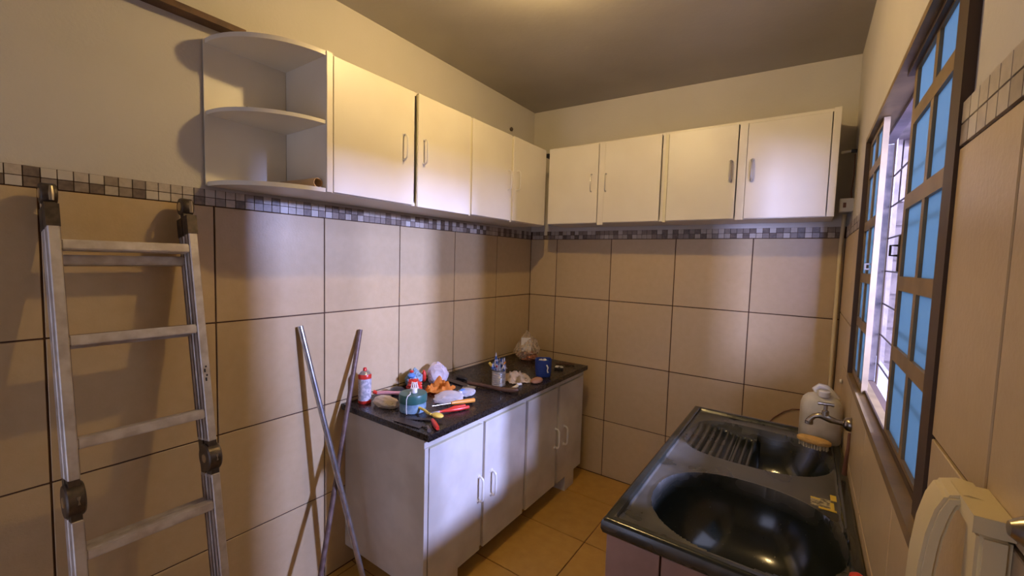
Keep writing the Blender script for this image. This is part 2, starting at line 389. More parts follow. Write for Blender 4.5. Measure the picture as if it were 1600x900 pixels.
# ceiling (slightly out of level) and the wall behind the camera with an unseen doorway, added and sized to let in cool fill light
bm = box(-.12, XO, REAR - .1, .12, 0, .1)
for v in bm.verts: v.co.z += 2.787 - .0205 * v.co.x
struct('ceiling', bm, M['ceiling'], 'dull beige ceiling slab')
bm = bmesh.new(); bx(bm, -.12, .25, REAR - .1, REAR, 0, 2.86); bx(bm, 1.05, XO, REAR - .1, REAR, 0, 2.86); bx(bm, .25, 1.05, REAR - .1, REAR, 2.1, 2.86)
struct('wall_rear', bm, M['plaster'])

# trim board high on the left wall
tr = struct('trim_1', box(-.01, .055, -3.6, -2.165, 2.43, 2.437), M['wood_dark'], 'dark wooden board fixed high on the left wall')
obj('front_edge', box(.055, .062, -3.6, -2.165, 2.425, 2.447), M['wood_dark'], tr)

# ------------------------------------------------------------------ window
wn = bpy.data.objects.new('window_1', None); C.objects.link(wn); wn.location = (W, -1.43, WZ0); ORG[wn.name_full] = Vector(wn.location)
wn['kind'] = 'structure'; wn['label'] = 'brown metal sliding window with frosted blue panes, its middle open'
FX0, FX1 = W - .004, W + .05
bm = bmesh.new()
bx(bm, FX0, FX1, WY0, WY1, WZ0, WZ0 + .022); bx(bm, FX0, FX1, WY0, WY1, WZ1 - .016, WZ1)
obj('frame', bm, M['frame'], wn)
bm = bmesh.new(); bx(bm, FX0, FX1, WY0, WY0 + .018, WZ0 + .022, WZ1 - .016); bx(bm, FX0, FX1, WY1 - .018, WY1, WZ0 + .022, WZ1 - .016)
obj('jamb', bm, M['frame_dark'], wn)
obj('sill_track', box(W + .02, W + .024, WY0 + .02, WY1 - .02, WZ0 + .022, WZ0 + .034), M['frame_dark'], wn)
def sash(x, y0, y1, rails, zb, zt, col_n=2, stile=.03, name='sash'):
    bm = bmesh.new(); t = .008
    bx(bm, x - t, x + t, y0, y0 + stile, zb, zt); bx(bm, x - t, x + t, y1 - stile, y1, zb, zt)
    bx(bm, x - t, x + t, y0 + stile, y1 - stile, zt - .018, zt); bx(bm, x - t, x + t, y0 + stile, y1 - stile, zb, zb + .02)
    for r in rails: bx(bm, x - t, x + t, y0 + stile, y1 - stile, r - .017, r + .017)
    s = obj(name, bm, M['frame'], wn)
    zs = [zb + .003] + rails[::-1] + [zt - .001]; zs.sort()
    ym = (y0 + y1) / 2
    for a, b in zip(zs, zs[1:]):
        obj('mullion', box(x - .0075, x + .0075, ym - .013, ym + .013, a + .017, b - .017), M['frame'], s)
        for (c, d) in ((y0 + stile, ym - .013), (ym + .013, y1 - stile)):
            obj('pane', box(x - .0015, x + .0015, c, d, a + .017, b - .017), M['glass'], s)
    return s
RL = [1.965, 1.767, 1.572, 1.402]
ns = sash(W + .030, -1.965, -1.535, RL, 1.190, 2.094)
ns['label'] = 'nearer sash of frosted blue panes, closed'
obj('stile_cover', box(W + .010, W + .045, -2.082, -1.968, WZ0 + .022, WZ1 - .016), M['frame_dark'], wn)
fs = sash(W + .019, -1.12, -.784, RL, 1.190, 2.094, stile=.016)
fs['label'] = 'far sash of frosted blue panes'
lt = obj('latch', box(W + .020, W + .036, -1.533, -1.518, 1.60, 1.69), M['steel'], wn)
bm = bmesh.new(); tube(bm, [(W + .020, -1.520, 1.64), (W + .006, -1.520, 1.64), (W + .006, -1.520, 1.665), (W + .020, -1.520, 1.665)], .003, 6); obj('catch', bm, M['black'], lt)
bm = bmesh.new(); tube(bm, [(W + .010, -1.10, 1.605), (W - .004, -1.10, 1.605), (W - .004, -1.10, 1.622), (W + .010, -1.10, 1.622)], .0035, 6); obj('pull_ring', bm, M['handle_m'], wn)
# outside: reveal, security bars, brick wall, posts, roof
obj('reveal', box(W + .052, XO, WY1 - .006, WY1 + .001, WZ0 + .001, WZ1 - .03), M['reveal'], wn)
obj('lintel', box(W + .0505, XO, WY0, WY1, WZ1 - .027, WZ1 - .001), M['ext_wood'], wn)
obj('upper_track', box(W + .012, W + .048, WY0 + .02, -1.50, WZ1 - .030, WZ1 - .0165), M['frame_dark'], wn)
GX = XO + .005
gr = thing('window_grille', (2.16, -1.43, 1.2), 'thin dark security bars outside the open window gap', 'grille')
for z in (1.24, 1.355, 1.475, 1.60, 1.725, 1.845, 1.96):
    bm = bmesh.new(); tube(bm, [(GX, WY0 + .01, z), (GX, -1.5, z + .004), (GX, -1.1, z - .004), (GX, WY1 - .012, z)], .003, 6); obj('bar', bm, M['frame_dark'], gr)
for y in (-2.09, -.775):
    bm = bmesh.new(); tube(bm, [(GX, y, WZ0 - .012), (GX, y, WZ1 + .01)], .0045, 6); obj('upright', bm, M['frame_dark'], gr)

# yard
struct('ground', box(XO, 7, -9, 5, -.3, -.1), M['ground'], 'grey concrete yard outside')
bm = bmesh.new(); bx(bm, XO, 2.20, REAR, 3.4, -.1, 1.15)
struct('outer_ledge', bm, M['ground'])
yw = struct('wall_yard', box(2.2, 4.9, 2.06, 2.2, -.1, 3.2), M['ext'], 'whitewashed brick wall across the yard')
bh = .30
for r in range(11):
    for c in range(4):
        x0 = 2.21 + c * .24 - (.12 if r % 2 else 0); x1 = x0 + .225
        x0 = max(x0, 2.21)
        if x1 - x0 < .04: continue
        obj('brick', box(x0, x1, 2.035 - R.random() * .012, 2.065, -.1 + r * bh, -.1 + r * bh + bh - .02), M['ext'], yw)
struct('yard_boundary', box(4.9, 5.05, -9, 2.2, -.1, 1.9), M['ext'])
for (x0, x1, y0, y1, zb, lab) in ((2.262, 2.288, .46, .60, -.1, 'whitewashed post nearest the window, outside'), (2.300, 2.322, .5, .6, 2.02, 'slim pale post behind the first one, outside')):
    pp = obj('yard_post', box(x0, x1, y0, y1, zb, 2.38), M['ext']); tag(pp, lab, 'post', 'pale posts outside the window')
bm = box(2.12, 3.0, -.2, 2.2, 2.38, 2.44)
ev = struct('roof_outside', bm, M['ext_wood'], 'purple grey porch soffit outside')
for k in range(4): obj('rafter', box(2.13 + k * .2, 2.17 + k * .2, -.2, 2.05, 2.34, 2.38), M['ext_wood'], ev)

# ------------------------------------------------------------------ upper cabinets
CZ0, CZ1, CD = 1.848, 2.382, .294
BT = .016
def handle_bm(p, axis, h, so=.028, r=.0042, out=1):
    """D handle: p = centre on the door face; axis the door faces ('x' or '-y')"""
    bm = bmesh.new(); n = Vector((1, 0, 0)) if axis == 'x' else Vector((0, -1, 0))
    p = Vector(p); up = Vector((0, 0, 1)); pts = []
    for s in (-1, 1):
        seq = [p + up * s * h / 2, p + up * s * h / 2 + n * so * .55, p + up * s * (h / 2 - .008) + n * so * .9, p + up * s * (h / 2 - .02) + n * so]
        pts += seq if s < 0 else seq[::-1]
    tube(bm, pts, r, 8)
    for s in (-1, 1):
        q = p + up * s * h / 2; a = bmesh.new()
        lathe(bm, [(r * 1.9, 0), (r * 1.9, .003)], q + n * .0, 10, 'x' if axis == 'x' else 'y') if axis == 'x' else lathe(bm, [(r * 1.9, -.003), (r * 1.9, 0)], q, 10, 'y')
        a.free()
    return bm
def door(cab, axis, a0, a1, z0, z1, f, hy, hz, hh, m, mh, edge, so=.028, r=.0042, name='door', swing=0.0):
    """f: the carcass front the door lies on"""
    if axis == 'x': bm = box(f, f + BT, a0, a1, z0, z1, bevel=.0015)
    else: bm = box(a0, a1, -f - BT, -f, z0, z1, bevel=.0015)
    d = obj(name, bm, m, cab)
    p = (f + BT, hy, hz) if axis == 'x' else (hy, -f - BT, hz)
    obj('handle', handle_bm(p, axis, hh, so, r), mh, d, True)
    return d
def carcass(root, axis, a0, a1, divs, z0=CZ0, z1=CZ1, depth=CD, m=None):
    bm = bmesh.new(); m = m or M['cab']
    def B(u0, u1, d0, d1, q0, q1):
        if axis == 'x': bx(bm, d0, d1, u0, u1, q0, q1)
        else: bx(bm, u0, u1, -d1, -d0, q0, q1)
    e = .002
    B(a0, a1, e, depth, z1 - BT, z1); B(a0, a1, e, depth, z0, z0 + BT)
    B(a0, a0 + BT, e, depth, z0 + BT, z1 - BT); B(a1 - BT, a1, e, depth, z0 + BT, z1 - BT)
    B(a0 + BT, a1 - BT, e, .008, z0 + BT, z1 - BT)
    obj('carcass', bm, m, root)
    for (u0, u1) in divs:
        bm = bmesh.new(); B(u0, u1, .009, depth, z0 + BT, z1 - BT); obj('divider', bm, m, root)
    return root
HZ = 2.106
c1 = thing('wall_cabinet', (.15, -1.56, CZ0), 'white two-door wall cabinet beside the open curved shelves, black gap between its doors', 'cabinet', 'white wall cabinets')
carcass(c1, 'x', -1.986, -1.134, [(-1.585, -1.565)])
door(c1, 'x', -1.957, -1.541, CZ0 + .002, CZ1 - .006, CD, -1.606, HZ, .112, M['cab'], M['handle_w'], 0)
door(c1, 'x', -1.517, -1.137, CZ0 - .003, CZ1 - .004, CD, -1.481, HZ + .006, .112, M['cab'], M['handle_w'], 0)
obj('edge_strip', box(CD, CD + .012, -1.5205, -1.5175, CZ0, CZ1 - .01), M['cab_edge'], c1)
c2 = thing('wall_cabinet', (.15, -.72, CZ0), 'white two-door wall cabinet on the left wall, nearest the room corner', 'cabinet', 'white wall cabinets')
carcass(c2, 'x', -1.132, -.318, [(-.737, -.718)])
door(c2, 'x', -1.116, -.741, CZ0 + .002, CZ1 - .004, CD, -.775, HZ - .008, .118, M['cab'], M['handle_w'], 0, r=.0032)
door(c2, 'x', -.717, -.32, CZ0 + .004, CZ1 - .002, CD, -.677, HZ + .004, .118, M['cab'], M['handle_w'], 0, r=.0032)
obj('edge_strip', box(CD, CD + .008, -1.131, -1.119, CZ0 - .006, CZ1 - .02), M['cab_edge'], c2)
obj('edge_strip', box(CD, CD + .008, -.738, -.720, CZ0 - .006, CZ1 - .02), M['cab_edge'], c2)
BZ0, BZ1 = 1.862, 2.392
c3 = thing('wall_cabinet', (.72, -.15, BZ0), 'white two-door wall cabinet on the back wall, beside the room corner', 'cabinet', 'white wall cabinets')
carcass(c3, 'y', .322, 1.128, [(.708, .744)], BZ0, BZ1)
door(c3, 'y', .330, .702, BZ0 + .002, BZ1 - .010, CD, .658, 2.127, .112, M['cab'], M['handle_m'], 0, r=.003, so=.02)
door(c3, 'y', .748, 1.108, BZ0 + .002, BZ1 - .010, CD, .760, 2.122, .112, M['cab'], M['handle_m'], 0, r=.003, so=.02)
obj('centre_stile', box(.706, .7455, -CD - .010, -CD, BZ0 - .012, BZ1 - .02), M['cab'], c3)
c4 = thing('wall_cabinet', (1.54, -.15, BZ0), 'white two-door wall cabinet on the back wall, nearest the window', 'cabinet', 'white wall cabinets')
carcass(c4, 'y', 1.130, 1.962, [(1.528, 1.562)], BZ0, BZ1)
obj('side_stile', box(1.1305, 1.148, -CD - .010, -CD, BZ0 - .006, BZ1 - .014), M['cab_edge'], c4)
door(c4, 'y', 1.151, 1.518, BZ0 + .002, BZ1 - .014, CD, 1.490, 2.126, .108, M['cab'], M['handle_m'], 0, r=.0058, so=.024)
obj('centre_stile', box(1.524, 1.5635, -CD - .012, -CD, BZ0 - .004, BZ1 - .014), M['cab'], c4)
door(c4, 'y', 1.566, 1.928, BZ0 + .002, BZ1 - .02, CD, 1.592, 2.121, .108, M['cab'], M['handle_m'], 0, r=.0058, so=.024)
obj('end_stile', box(1.932, 1.962, -CD - .014, -CD, BZ0, BZ1), M['cab'], c4)

# open curved shelf unit
us = thing('corner_shelf', (.1, -2.13, CZ0), 'white open shelf unit with rounded shelves at the end of the wall cabinets', 'shelf')
def qboard(z0, z1, name='shelf', rx=.306, ry=.294, y0=-1.988):
    bm = bmesh.new(); lo = []; hi = []
    pts = [(.006, y0)] + [(.006 + (rx - .006) * math.cos(a), y0 - ry * math.sin(a)) for a in [i * math.pi / 2 / 24 for i in range(25)]]
    for (x, y) in pts: lo.append(bm.verts.new((x, y, z0))); hi.append(bm.verts.new((x, y, z1)))
    n = len(pts); bm.faces.new(lo); bm.faces.new(hi)
    for i in range(n): bm.faces.new((lo[i], lo[(i + 1) % n], hi[(i + 1) % n], hi[i]))
    o = obj(name, bm, M['cab'], us); return o
qboard(CZ1 - BT, CZ1, 'top_board'); qboard(2.108, 2.122); qboard(CZ0 - .002, CZ0 + BT - .002, 'bottom_board')
obj('back_panel', box(.001, .006, -2.288, -1.9885, CZ0, CZ1), M['cab'], us)
obj('side_panel', box(.0065, .310, -1.9875, -1.9865 + .0, CZ0, CZ1), M['cab'], us)
obj('side_edge', box(.295, .312, -1.9862, -1.962, CZ0 + .0, CZ1), M['cab'], us)

bm = bmesh.new(); a = Vector((.04, -2.030, 1.884)); b_ = Vector((.275, -2.0085, 1.884))
prof = [(.0, 0), (.019, 0), (.019, .235), (.0165, .235), (.0165, .01), (0, .01)]
lathe(bm, prof, (0, 0, 0), 22)
q = (b_ - a).to_track_quat('Z', 'Y').to_matrix().to_4x4()
for v in bm.verts: v.co = q @ v.co + Vector((.05, -2.0285, 1.8815))
t = obj('cardboard_tube', bm, M['card'], None, True); tag(t, 'beige cardboard tube lying on the bottom of the open shelves', 'tube')
bm = bmesh.new(); tube(bm, [(.13, -2.16, 1.8665), (.19, -2.11, 1.8665), (.22, -2.07, 1.8665)], .004, 6)
tag(obj('dark_stick', bm, M['wood_dark']), 'short dark stick behind the cardboard tube', 'stick')
tag(obj('plug', box(.125, .15, -2.205, -2.185, 2.1222, 2.137, bevel=.004), M['black']), 'small black plastic piece on the middle curved shelf', 'plastic piece')
bm = bmesh.new(); lathe(bm, [(.0, -.007), (.012, -.007), (.016, .004), (.009, .011), (0, .012)], (.0, -.323, 2.573), 14, 'x', 1.0)
tag(obj('wall_plug', bm, M['steel']), 'small dark plug on the left wall above the cabinets', 'plug')
tag(obj('black_bracket', box(.296, .318, -.302, -.25, 2.335, 2.362), M['black']), 'black bracket in the gap between the two cabinet runs', 'bracket')

# ------------------------------------------------------------------ base cabinet and worktop
bc = thing('base_cabinet', (.29, -.92, 0), 'worn white four-door base cabinet under the dark stone worktop', 'cabinet')
BX, B0, B1, BB, BTZ = .562, -1.70, -.130, .112, .829
bm = bmesh.new()
bx(bm, .004, BX, B0, B0 + .016, BB, BTZ); bx(bm, .004, BX, B1 - .016, B1, BB, BTZ); bx(bm, .004, BX, B0 + .016, B1 - .016, BB, BB + .016)
bx(bm, .004, .01, B0 + .016, B1 - .016, BB + .016, BTZ); bx(bm, BX - .016, BX, B0 + .016, B1 - .016, .775, BTZ)
for y in (-1.295, -.895, -.508): bx(bm, .01, BX, y - .015, y + .015, BB + .016, .775)
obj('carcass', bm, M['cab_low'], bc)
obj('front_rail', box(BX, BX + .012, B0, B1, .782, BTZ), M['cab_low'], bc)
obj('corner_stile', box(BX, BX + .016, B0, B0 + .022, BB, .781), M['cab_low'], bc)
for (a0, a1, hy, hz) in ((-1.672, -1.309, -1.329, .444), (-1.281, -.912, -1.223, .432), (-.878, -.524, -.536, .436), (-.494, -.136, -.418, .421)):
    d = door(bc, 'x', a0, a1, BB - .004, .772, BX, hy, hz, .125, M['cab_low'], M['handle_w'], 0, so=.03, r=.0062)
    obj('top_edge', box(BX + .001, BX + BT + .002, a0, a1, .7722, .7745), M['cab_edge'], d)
for (y0, y1) in ((-.37, -.235), (-1.60, -1.47)):
    obj('plinth_block', box(.05, .575, y0, y1, 0.0, BB - .005), M['cab_low'], bc)
wt = obj('worktop', box(.001, .622, -1.722, -.165, .830, .860, bevel=.003), M['granite'])
tag(wt, 'dark speckled stone worktop on the white base cabinet', 'worktop')

# ------------------------------------------------------------------ laundry tank
TX0, TX1, TY0, TY1, TZ = 1.440, 2.031, -1.832, -.635, .880
def basin_z(x, y):
    z = TZ - .014
    ex = min(x - TX0, TX1 - x); ey = min(y - TY0, TY1 - y); e = min(ex, ey)
    if e < .026: z = TZ - .004 * max(0, 1 - e / .006)
    elif e < .034: z = TZ - .014 * (e - .026) / .008
    # near round bowl
    r = (abs((x - 1.757) / .248) ** 2.3 + abs((y + 1.555) / .232) ** 2.3) ** (1 / 2.3)
    if r < 1: z -= .215 * (1 - r ** 3.4) ** .62
    elif r < 1.06: z += .004 * (1.06 - r) / .06
    # far basin: washboard at the left, deep round end at the right
    n = 3.6 if x < 1.74 else 2.4
    r = (abs((x - 1.74) / .256) ** n + abs((y + .965) / .218) ** n) ** (1 / n)
    if r < 1:
        k = (1 - r ** 8) ** .7
        if x < 1.735:
            s = (x - 1.49) / .24
            d = .020 + .030 * s
            if -1.15 < y < -.79 and x > 1.50: d += .013 * (1 - abs(math.sin((x - 1.50) / .0262 * math.pi)) ** .8)
            z -= d * k
        else:
            q = min(1, (x - 1.735) / .012)
            z -= (.058 + q * .125 * (1 - max(0, r) ** 4)) * k
    return z
bm = bmesh.new(); NX, NY = 200, 300; g = []
for i in range(NX + 1):
    row = []
    for j in range(NY + 1):
        x = TX0 + (TX1 - TX0) * i / NX; y = TY0 + (TY1 - TY0) * j / NY
        row.append(bm.verts.new((x, y, basin_z(x, y))))
    g.append(row)
for i in range(NX):
    for j in range(NY): bm.faces.new((g[i][j], g[i + 1][j], g[i + 1][j + 1], g[i][j + 1]))
rim = [g[i][0] for i in range(NX + 1)] + [g[NX][j] for j in range(1, NY + 1)] + [g[i][NY] for i in range(NX - 1, -1, -1)] + [g[0][j] for j in range(NY - 1, 0, -1)]
prev = rim
for (off, z) in ((.004, TZ - .012), (.005, TZ - .03), (.0, TZ - .044), (-.02, TZ - .046)):
    cur = []
    for v in rim:
        x, y = v.co.x, v.co.y
        sx_ = -1 if x <= TX0 + 1e-6 else (0 if x >= TX1 - 1e-6 else 0); sy_ = -1 if y <= TY0 + 1e-6 else (1 if y >= TY1 - 1e-6 else 0)
        if x >= TX1 - 1e-6 and off < 0: sx_ = 1
        cur.append(bm.verts.new((x + sx_ * off, y + sy_ * off, z)))
    for k in range(len(rim)): bm.faces.new((prev[k], prev[(k + 1) % len(rim)], cur[(k + 1) % len(rim)], cur[k]))
    prev = cur
tk = thing('laundry_tank', (1.735, -1.23, 0), 'dusty black double laundry tank with washboard on a pinkish tiled base', 'sink')
o = obj('basin', bm, M['tank'], tk, True)
for bz, (x, y), zf in (('drain', (1.757, -1.555), .653), ('drain', (1.86, -.965), .686)):
    bm = bmesh.new(); lathe(bm, [(.0, .001), (.012, .001), (.02, .003), (.024, 0)], (x, y, basin_z(x, y) + .0005), 18); obj(bz, bm, M['chrome'], tk, True)
bm = bmesh.new(); X0, X1, Y0, Y1 = 1.447, 2.028, -1.826, -.645
bx(bm, X0, X1, Y0 + .01, Y0 + .06, 0, .832); bx(bm, X0, X0 + .05, Y0 + .06, Y1, 0, .832); bx(bm, X0 + .05, X1, Y1 - .05, Y1, 0, .832)
obj('base', bm, M['grout'], tk)
for (a, b) in ((X0, 1.60), (1.60, 1.90), (1.90, X1)):
    for (c, d) in ((.0, .42), (.42, .833)): obj('tile', box(a + J, b - J, Y0 + .001, Y0 + .01, c + J, d - J, bevel=.001), M['base_tile'], tk)
bm = bmesh.new()
for k, (x, y, w_, h_) in enumerate(((1.985, -1.262, .016, .040),)): bx(bm, x - w_ / 2, x + w_ / 2, y - h_ / 2, y + h_ / 2, TZ - .0135, TZ - .0125)
obj('tape', bm, M['yellow_tape'], tk)
bm = bmesh.new(); bx(bm, 1.925, 1.985, -1.345, -1.285, TZ - .0136, TZ - .0128); obj('label_remains', bm, M['tape_rest'], tk)
for q in ((1.945, 1.99, -1.358, -1.347), (1.975, 1.985, -1.347, -1.30), (1.925, 1.95, -1.30, -1.292)): obj('tape', box(*q, TZ - .0134, TZ - .0122), M['yellow_tape'], tk)

# tap
tp = thing('tap', (W, -1.05, 1.055), 'old brass wall tap with T handle in front of the white jug', 'tap')
bm = bmesh.new(); lathe(bm, [(.0, -.024), (.012, -.024), (.022, -.016), (.025, -.004), (.025, -.001)], (W, -1.05, 1.055), 22, 'x')
for v in bm.verts: pass
obj('wall_flange', bm, M['chrome'], tp, True)
bm = bmesh.new(); tube(bm, [(W - .02, -1.05, 1.055), (1.99, -1.05, 1.056), (1.975, -1.05, 1.059), (1.955, -1.05, 1.066), (1.94, -1.05, 1.068), (1.925, -1.05, 1.062), (1.915, -1.05, 1.050), (1.911, -1.05, 1.040)], [.0095, .0095, .012, .0125, .0105, .009, .0095, .012], 14)
lathe(bm, [(.013, 0), (.013, -.010), (.0105, -.011)], (1.911, -1.05, 1.040), 14)
obj('spout', bm, M['chrome'], tp, True)
bm = bmesh.new(); tube(bm, [(1.957, -1.05, 1.070), (1.957, -1.05, 1.088), (1.957, -1.05, 1.092), (1.957, -1.05, 1.108)], [.0115, .0105, .006, .006], 12)
obj('stem', bm, M['chrome'], tp, True)
bm = bmesh.new(); tube(bm, [(1.933, -1.052, 1.112), (1.945, -1.051, 1.113), (1.957, -1.05, 1.112), (1.969, -1.049, 1.113), (1.981, -1.048, 1.112)], [.006, .0045, .006, .0045, .006], 10)
obj('tap_handle', bm, M['chrome'], tp, True)
bm = bmesh.new(); tube(bm, [(2.025, -1.10, 1.04), (2.024, -1.11, .99), (2.021, -1.11, .95), (2.02, -1.105, .905), (2.02, -1.10, TZ + .012)], [.004, .005, .006, .007, .008], 8)
tag(obj('dangling_cord', bm, M['wire']), 'brown cord hanging from the tap down to the tank', 'cord')

# jug, brush, red cap
def rrect(bm, prof, c, sx, sy, ang, seg=36, n=3.2):
    rings = []
    for s, z in prof:
        ring = []
        for k in range(seg):
            a = 2 * math.pi * k / seg; ca, sa = math.cos(a), math.sin(a)
            r = (abs(ca) ** n + abs(sa) ** n) ** (-1 / n)
            x, y = sx * s * r * ca, sy * s * r * sa
            ring.append(bm.verts.new((c[0] + x * math.cos(ang) - y * math.sin(ang), c[1] + x * math.sin(ang) + y * math.cos(ang), c[2] + z)))
        rings.append(ring)
    for a, b in zip(rings, rings[1:]):
        for k in range(seg): bm.faces.new((a[k], a[(k + 1) % seg], b[(k + 1) % seg], b[k]))
    bm.faces.new(rings[0][::-1]); bm.faces.new(rings[-1])
JG = (1.955, -.752, TZ)
jg = thing('jug', JG, 'translucent white plastic jug with white cap behind the wall tap', 'jug')
bm = bmesh.new(); rrect(bm, [(.93, 0), (1, .008), (1, .13), (.985, .150), (.90, .172), (.70, .188), (.45, .196), (.30, .199)], JG, .072, .060, .12)
obj('body', bm, M['jug'], jg, True)
bm = bmesh.new(); c0 = Vector((JG[0], JG[1], JG[2]))
tube(bm, [c0 + Vector((-.012, .01, .195)), c0 + Vector((-.024, .01, .212)), c0 + Vector((-.010, .01, .226)), c0 + Vector((.012, .01, .222)), c0 + Vector((.030, .01, .205)), c0 + Vector((.052, .01, .180))], [.013, .013, .013, .013, .013, .012], 12)
obj('carry_handle', bm, M['jug'], jg, True)
bm = bmesh.new(); lathe(bm, [(.020, 0), (.021, .004), (.021, .022), (.017, .025), (0, .025)], (JG[0] + .006, JG[1] - .030, TZ + .194), 20); obj('cap', bm, M['white'], jg, True)
br = thing('scrubbing_brush', (1.945, -.93, TZ), 'yellow-brown scrubbing brush with cream bristles lying below the jug', 'brush')
bm = bmesh.new(); rrect(bm, [(.9, .020), (1, .024), (1, .034), (.9, .038)], (1.935, -.865, TZ), .058, .030, -.25, 30, 2.3); obj('brush_back', bm, M['sponge'], br, True)
bm = bmesh.new()
for i in range(11):
    for j in range(4):
        u = (i - 5) / 5 * .046; v = (j - 1.5) / 1.5 * .019
        if (u / .052) ** 2 + (v / .026) ** 2 > 1: continue
        x = 1.935 + u * math.cos(-.25) - v * math.sin(-.25); y = -.865 + u * math.sin(-.25) + v * math.cos(-.25)
        tube(bm, [(x, y, TZ + .0005), (x, y, TZ + .021)], .0036, 6)
bb = obj('bristles', bm, M['bristle'], br); bb['kind'] = 'stuff'
bm = bmesh.new(); lathe(bm, [(.0, 0), (.016, 0), (.017, .006), (.015, .018), (.007, .024), (0, .025)], (2.010, -1.712, TZ), 20)
tag(obj('bottle_cap', bm, M['red'], None, True), 'small red plastic cap on the near edge of the tank', 'cap')

# ------------------------------------------------------------------ corner fittings
bm = bmesh.new(); tube(bm, [(2.015, -.012, .70), (2.013, -.012, 1.2), (2.012, -.012, 1.72), (2.018, -.012, 1.9)], .010, 10)
tag(obj('conduit', bm, M['cream_pl'], None, True), 'cream conduit running up the corner by the window', 'pipe')
jb = thing('junction_box', (2.01, -.17, 1.93), 'small white electrical box on the right wall beside the far wall cabinet', 'electrical box')
obj('body', box(1.985, W + .009, -.20, -.145, 1.895, 1.962, bevel=.003), M['white_pl'], jb)
obj('switch', box(1.9995, 2.012, -.2025, -.2002, 1.915, 1.94), M['wire'], jb)
bm = bmesh.new(); tube(bm, [(2.033, -.17, 1.963), (2.03, -.17, 2.00), (2.036, -.165, 2.08), (2.034, -.16, 2.19)], .0025, 6)
tag(obj('thin_cable', bm, M['wire']), 'thin brown cable rising from the white electrical box', 'cable')
ho = thing('wall_hook', (2.03, -.15, 2.21), 'white rod with dark socket sticking out of the right wall beside the cabinet', 'rod')
bm = bmesh.new(); tube(bm, [(W + .0085, -.15, 2.205), (2.018, -.15, 2.207)], .009, 10); obj('socket', bm, M['black'], ho)
bm = bmesh.new(); tube(bm, [(2.018, -.15, 2.207), (1.978, -.15, 2.203)], .006, 10); obj('rod', bm, M['white_pl'], ho)
bm = bmesh.new(); lathe(bm, [(.0, -.014), (.009, -.012), (.011, -.005), (.007, -.001)], (W, -.548, 1.099), 14, 'x')
tag(obj('hook', bm, M['white_pl'], None, True), 'small cream knob on the tiles below the far window corner', 'knob')
bm = bmesh.new(); tube(bm, [(1.738, -.006, .67), (1.76, -.006, .705), (1.81, -.006, .755), (1.85, -.006, .778), (1.89, -.006, .785), (1.94, -.006, .78), (1.99, -.006, .76)], .0035, 6)
tag(obj('loose_wire', bm, M['wire']), 'brown wire curving across the back wall behind the jug', 'wire')

# yellowed white fitting low at the right edge, against the wall
ps = thing('plastic_container', (1.99, -2.26, 1.1), 'yellowed white plastic container with a loop handle against the right wall, nearest the camera', 'container')
FITX = 2.03

# ceiling lamp just above the frame
LX, LY, LZ = 1.03, -1.58, 2.655
lp = thing('ceiling_lamp', (LX, LY, 2.766), 'bare bulb hanging from the ceiling', 'lamp')
bm = bmesh.new(); lathe(bm, [(.045, .005), (.045, -.012), (.02, -.02), (.02, -.055), (.0, -.055)], (LX, LY, 2.760), 20); obj('lamp_holder', bm, M['white_pl'], lp, True)
bm = bmesh.new(); bmesh.ops.create_uvsphere(bm, u_segments=14, v_segments=10, radius=.028)
for v in bm.verts: v.co += Vector((LX, LY, LZ + .018))
obj('bulb', bm, M['bulb'], lp)

# ------------------------------------------------------------------ clutter on the worktop
Z = .8604
# aerosol can
sp = thing('spray_can', (.078, -1.640, Z), 'white and red aerosol can at the left back corner of the worktop', 'can')
c = (.078, -1.640, Z)
bm = bmesh.new(); lathe(bm, [(.030, 0), (.032, .003), (.032, .016)], c, 24); obj('bottom_band', bm, M['red'], sp, True)
bm = bmesh.new(); lathe(bm, [(.0318, .016), (.0318, .126)], c, 24); obj('body', bm, M['spray'], sp, True)
bm = bmesh.new(); lathe(bm, [(.0322, .126), (.0325, .142), (.029, .148)], c, 24); obj('top_band', bm, M['red'], sp, True)
bm = bmesh.new(); lathe(bm, [(.029, .148), (.020, .160), (.012, .164)], c, 24); obj('shoulder', bm, M['tin'], sp, True)
bm = bmesh.new(); lathe(bm, [(.010, .164), (.009, .176), (.005, .180), (0, .180)], c, 14); obj('nozzle', bm, M['red'], sp, True)
# sand coloured bag
bg_ = thing('plastic_bag', (.215, -1.585, Z), 'clear plastic bag of sandy powder between the aerosol can and the green tin', 'bag')
obj('bag_film', bag((.200, -1.605, Z), .085, .045, .028, 5, 0, .14, 3), M['film_tan'], bg_)
obj('contents', crumple((.215, -1.610, Z + .003), .040, .028, .016, .2, 10, 3, 4, .3), M['sand'], bg_, True)
# green tin of tape/line with white cap
g = thing('green_tin', (.345, -1.560, Z), 'round dark green and blue-grey tin with a white cap', 'tin')
c = (.345, -1.560, Z)
bm = bmesh.new(); lathe(bm, [(.060, 0), (.063, .003), (.063, .050)], c, 36); obj('body', bm, M['bluegrey'], g, True)
bm = bmesh.new(); lathe(bm, [(.066, .046), (.067, .052), (.067, .082), (.064, .087), (.02, .089), (0, .089)], c, 36); obj('lid', bm, M['green'], g, True)
bm = bmesh.new(); lathe(bm, [(.014, .0895), (.0145, .094), (.0145, .110), (.012, .112), (0, .112)], (c[0] + .010, c[1] - .002, c[2]), 20); obj('cap', bm, M['white'], g, True)
bm = bmesh.new(); tube(bm, [(c[0] - .004, c[1] - .014, Z + .093), (c[0] + .02, c[1] - .036, Z + .092), (c[0] + .030, c[1] - .060, Z + .090), (c[0] + .032, c[1] - .069, Z + .075), (c[0] + .031, c[1] - .0695, Z + .03), (c[0] + .030, c[1] - .066, Z + .004)], .002, 6); obj('string', bm, M['white'], g)
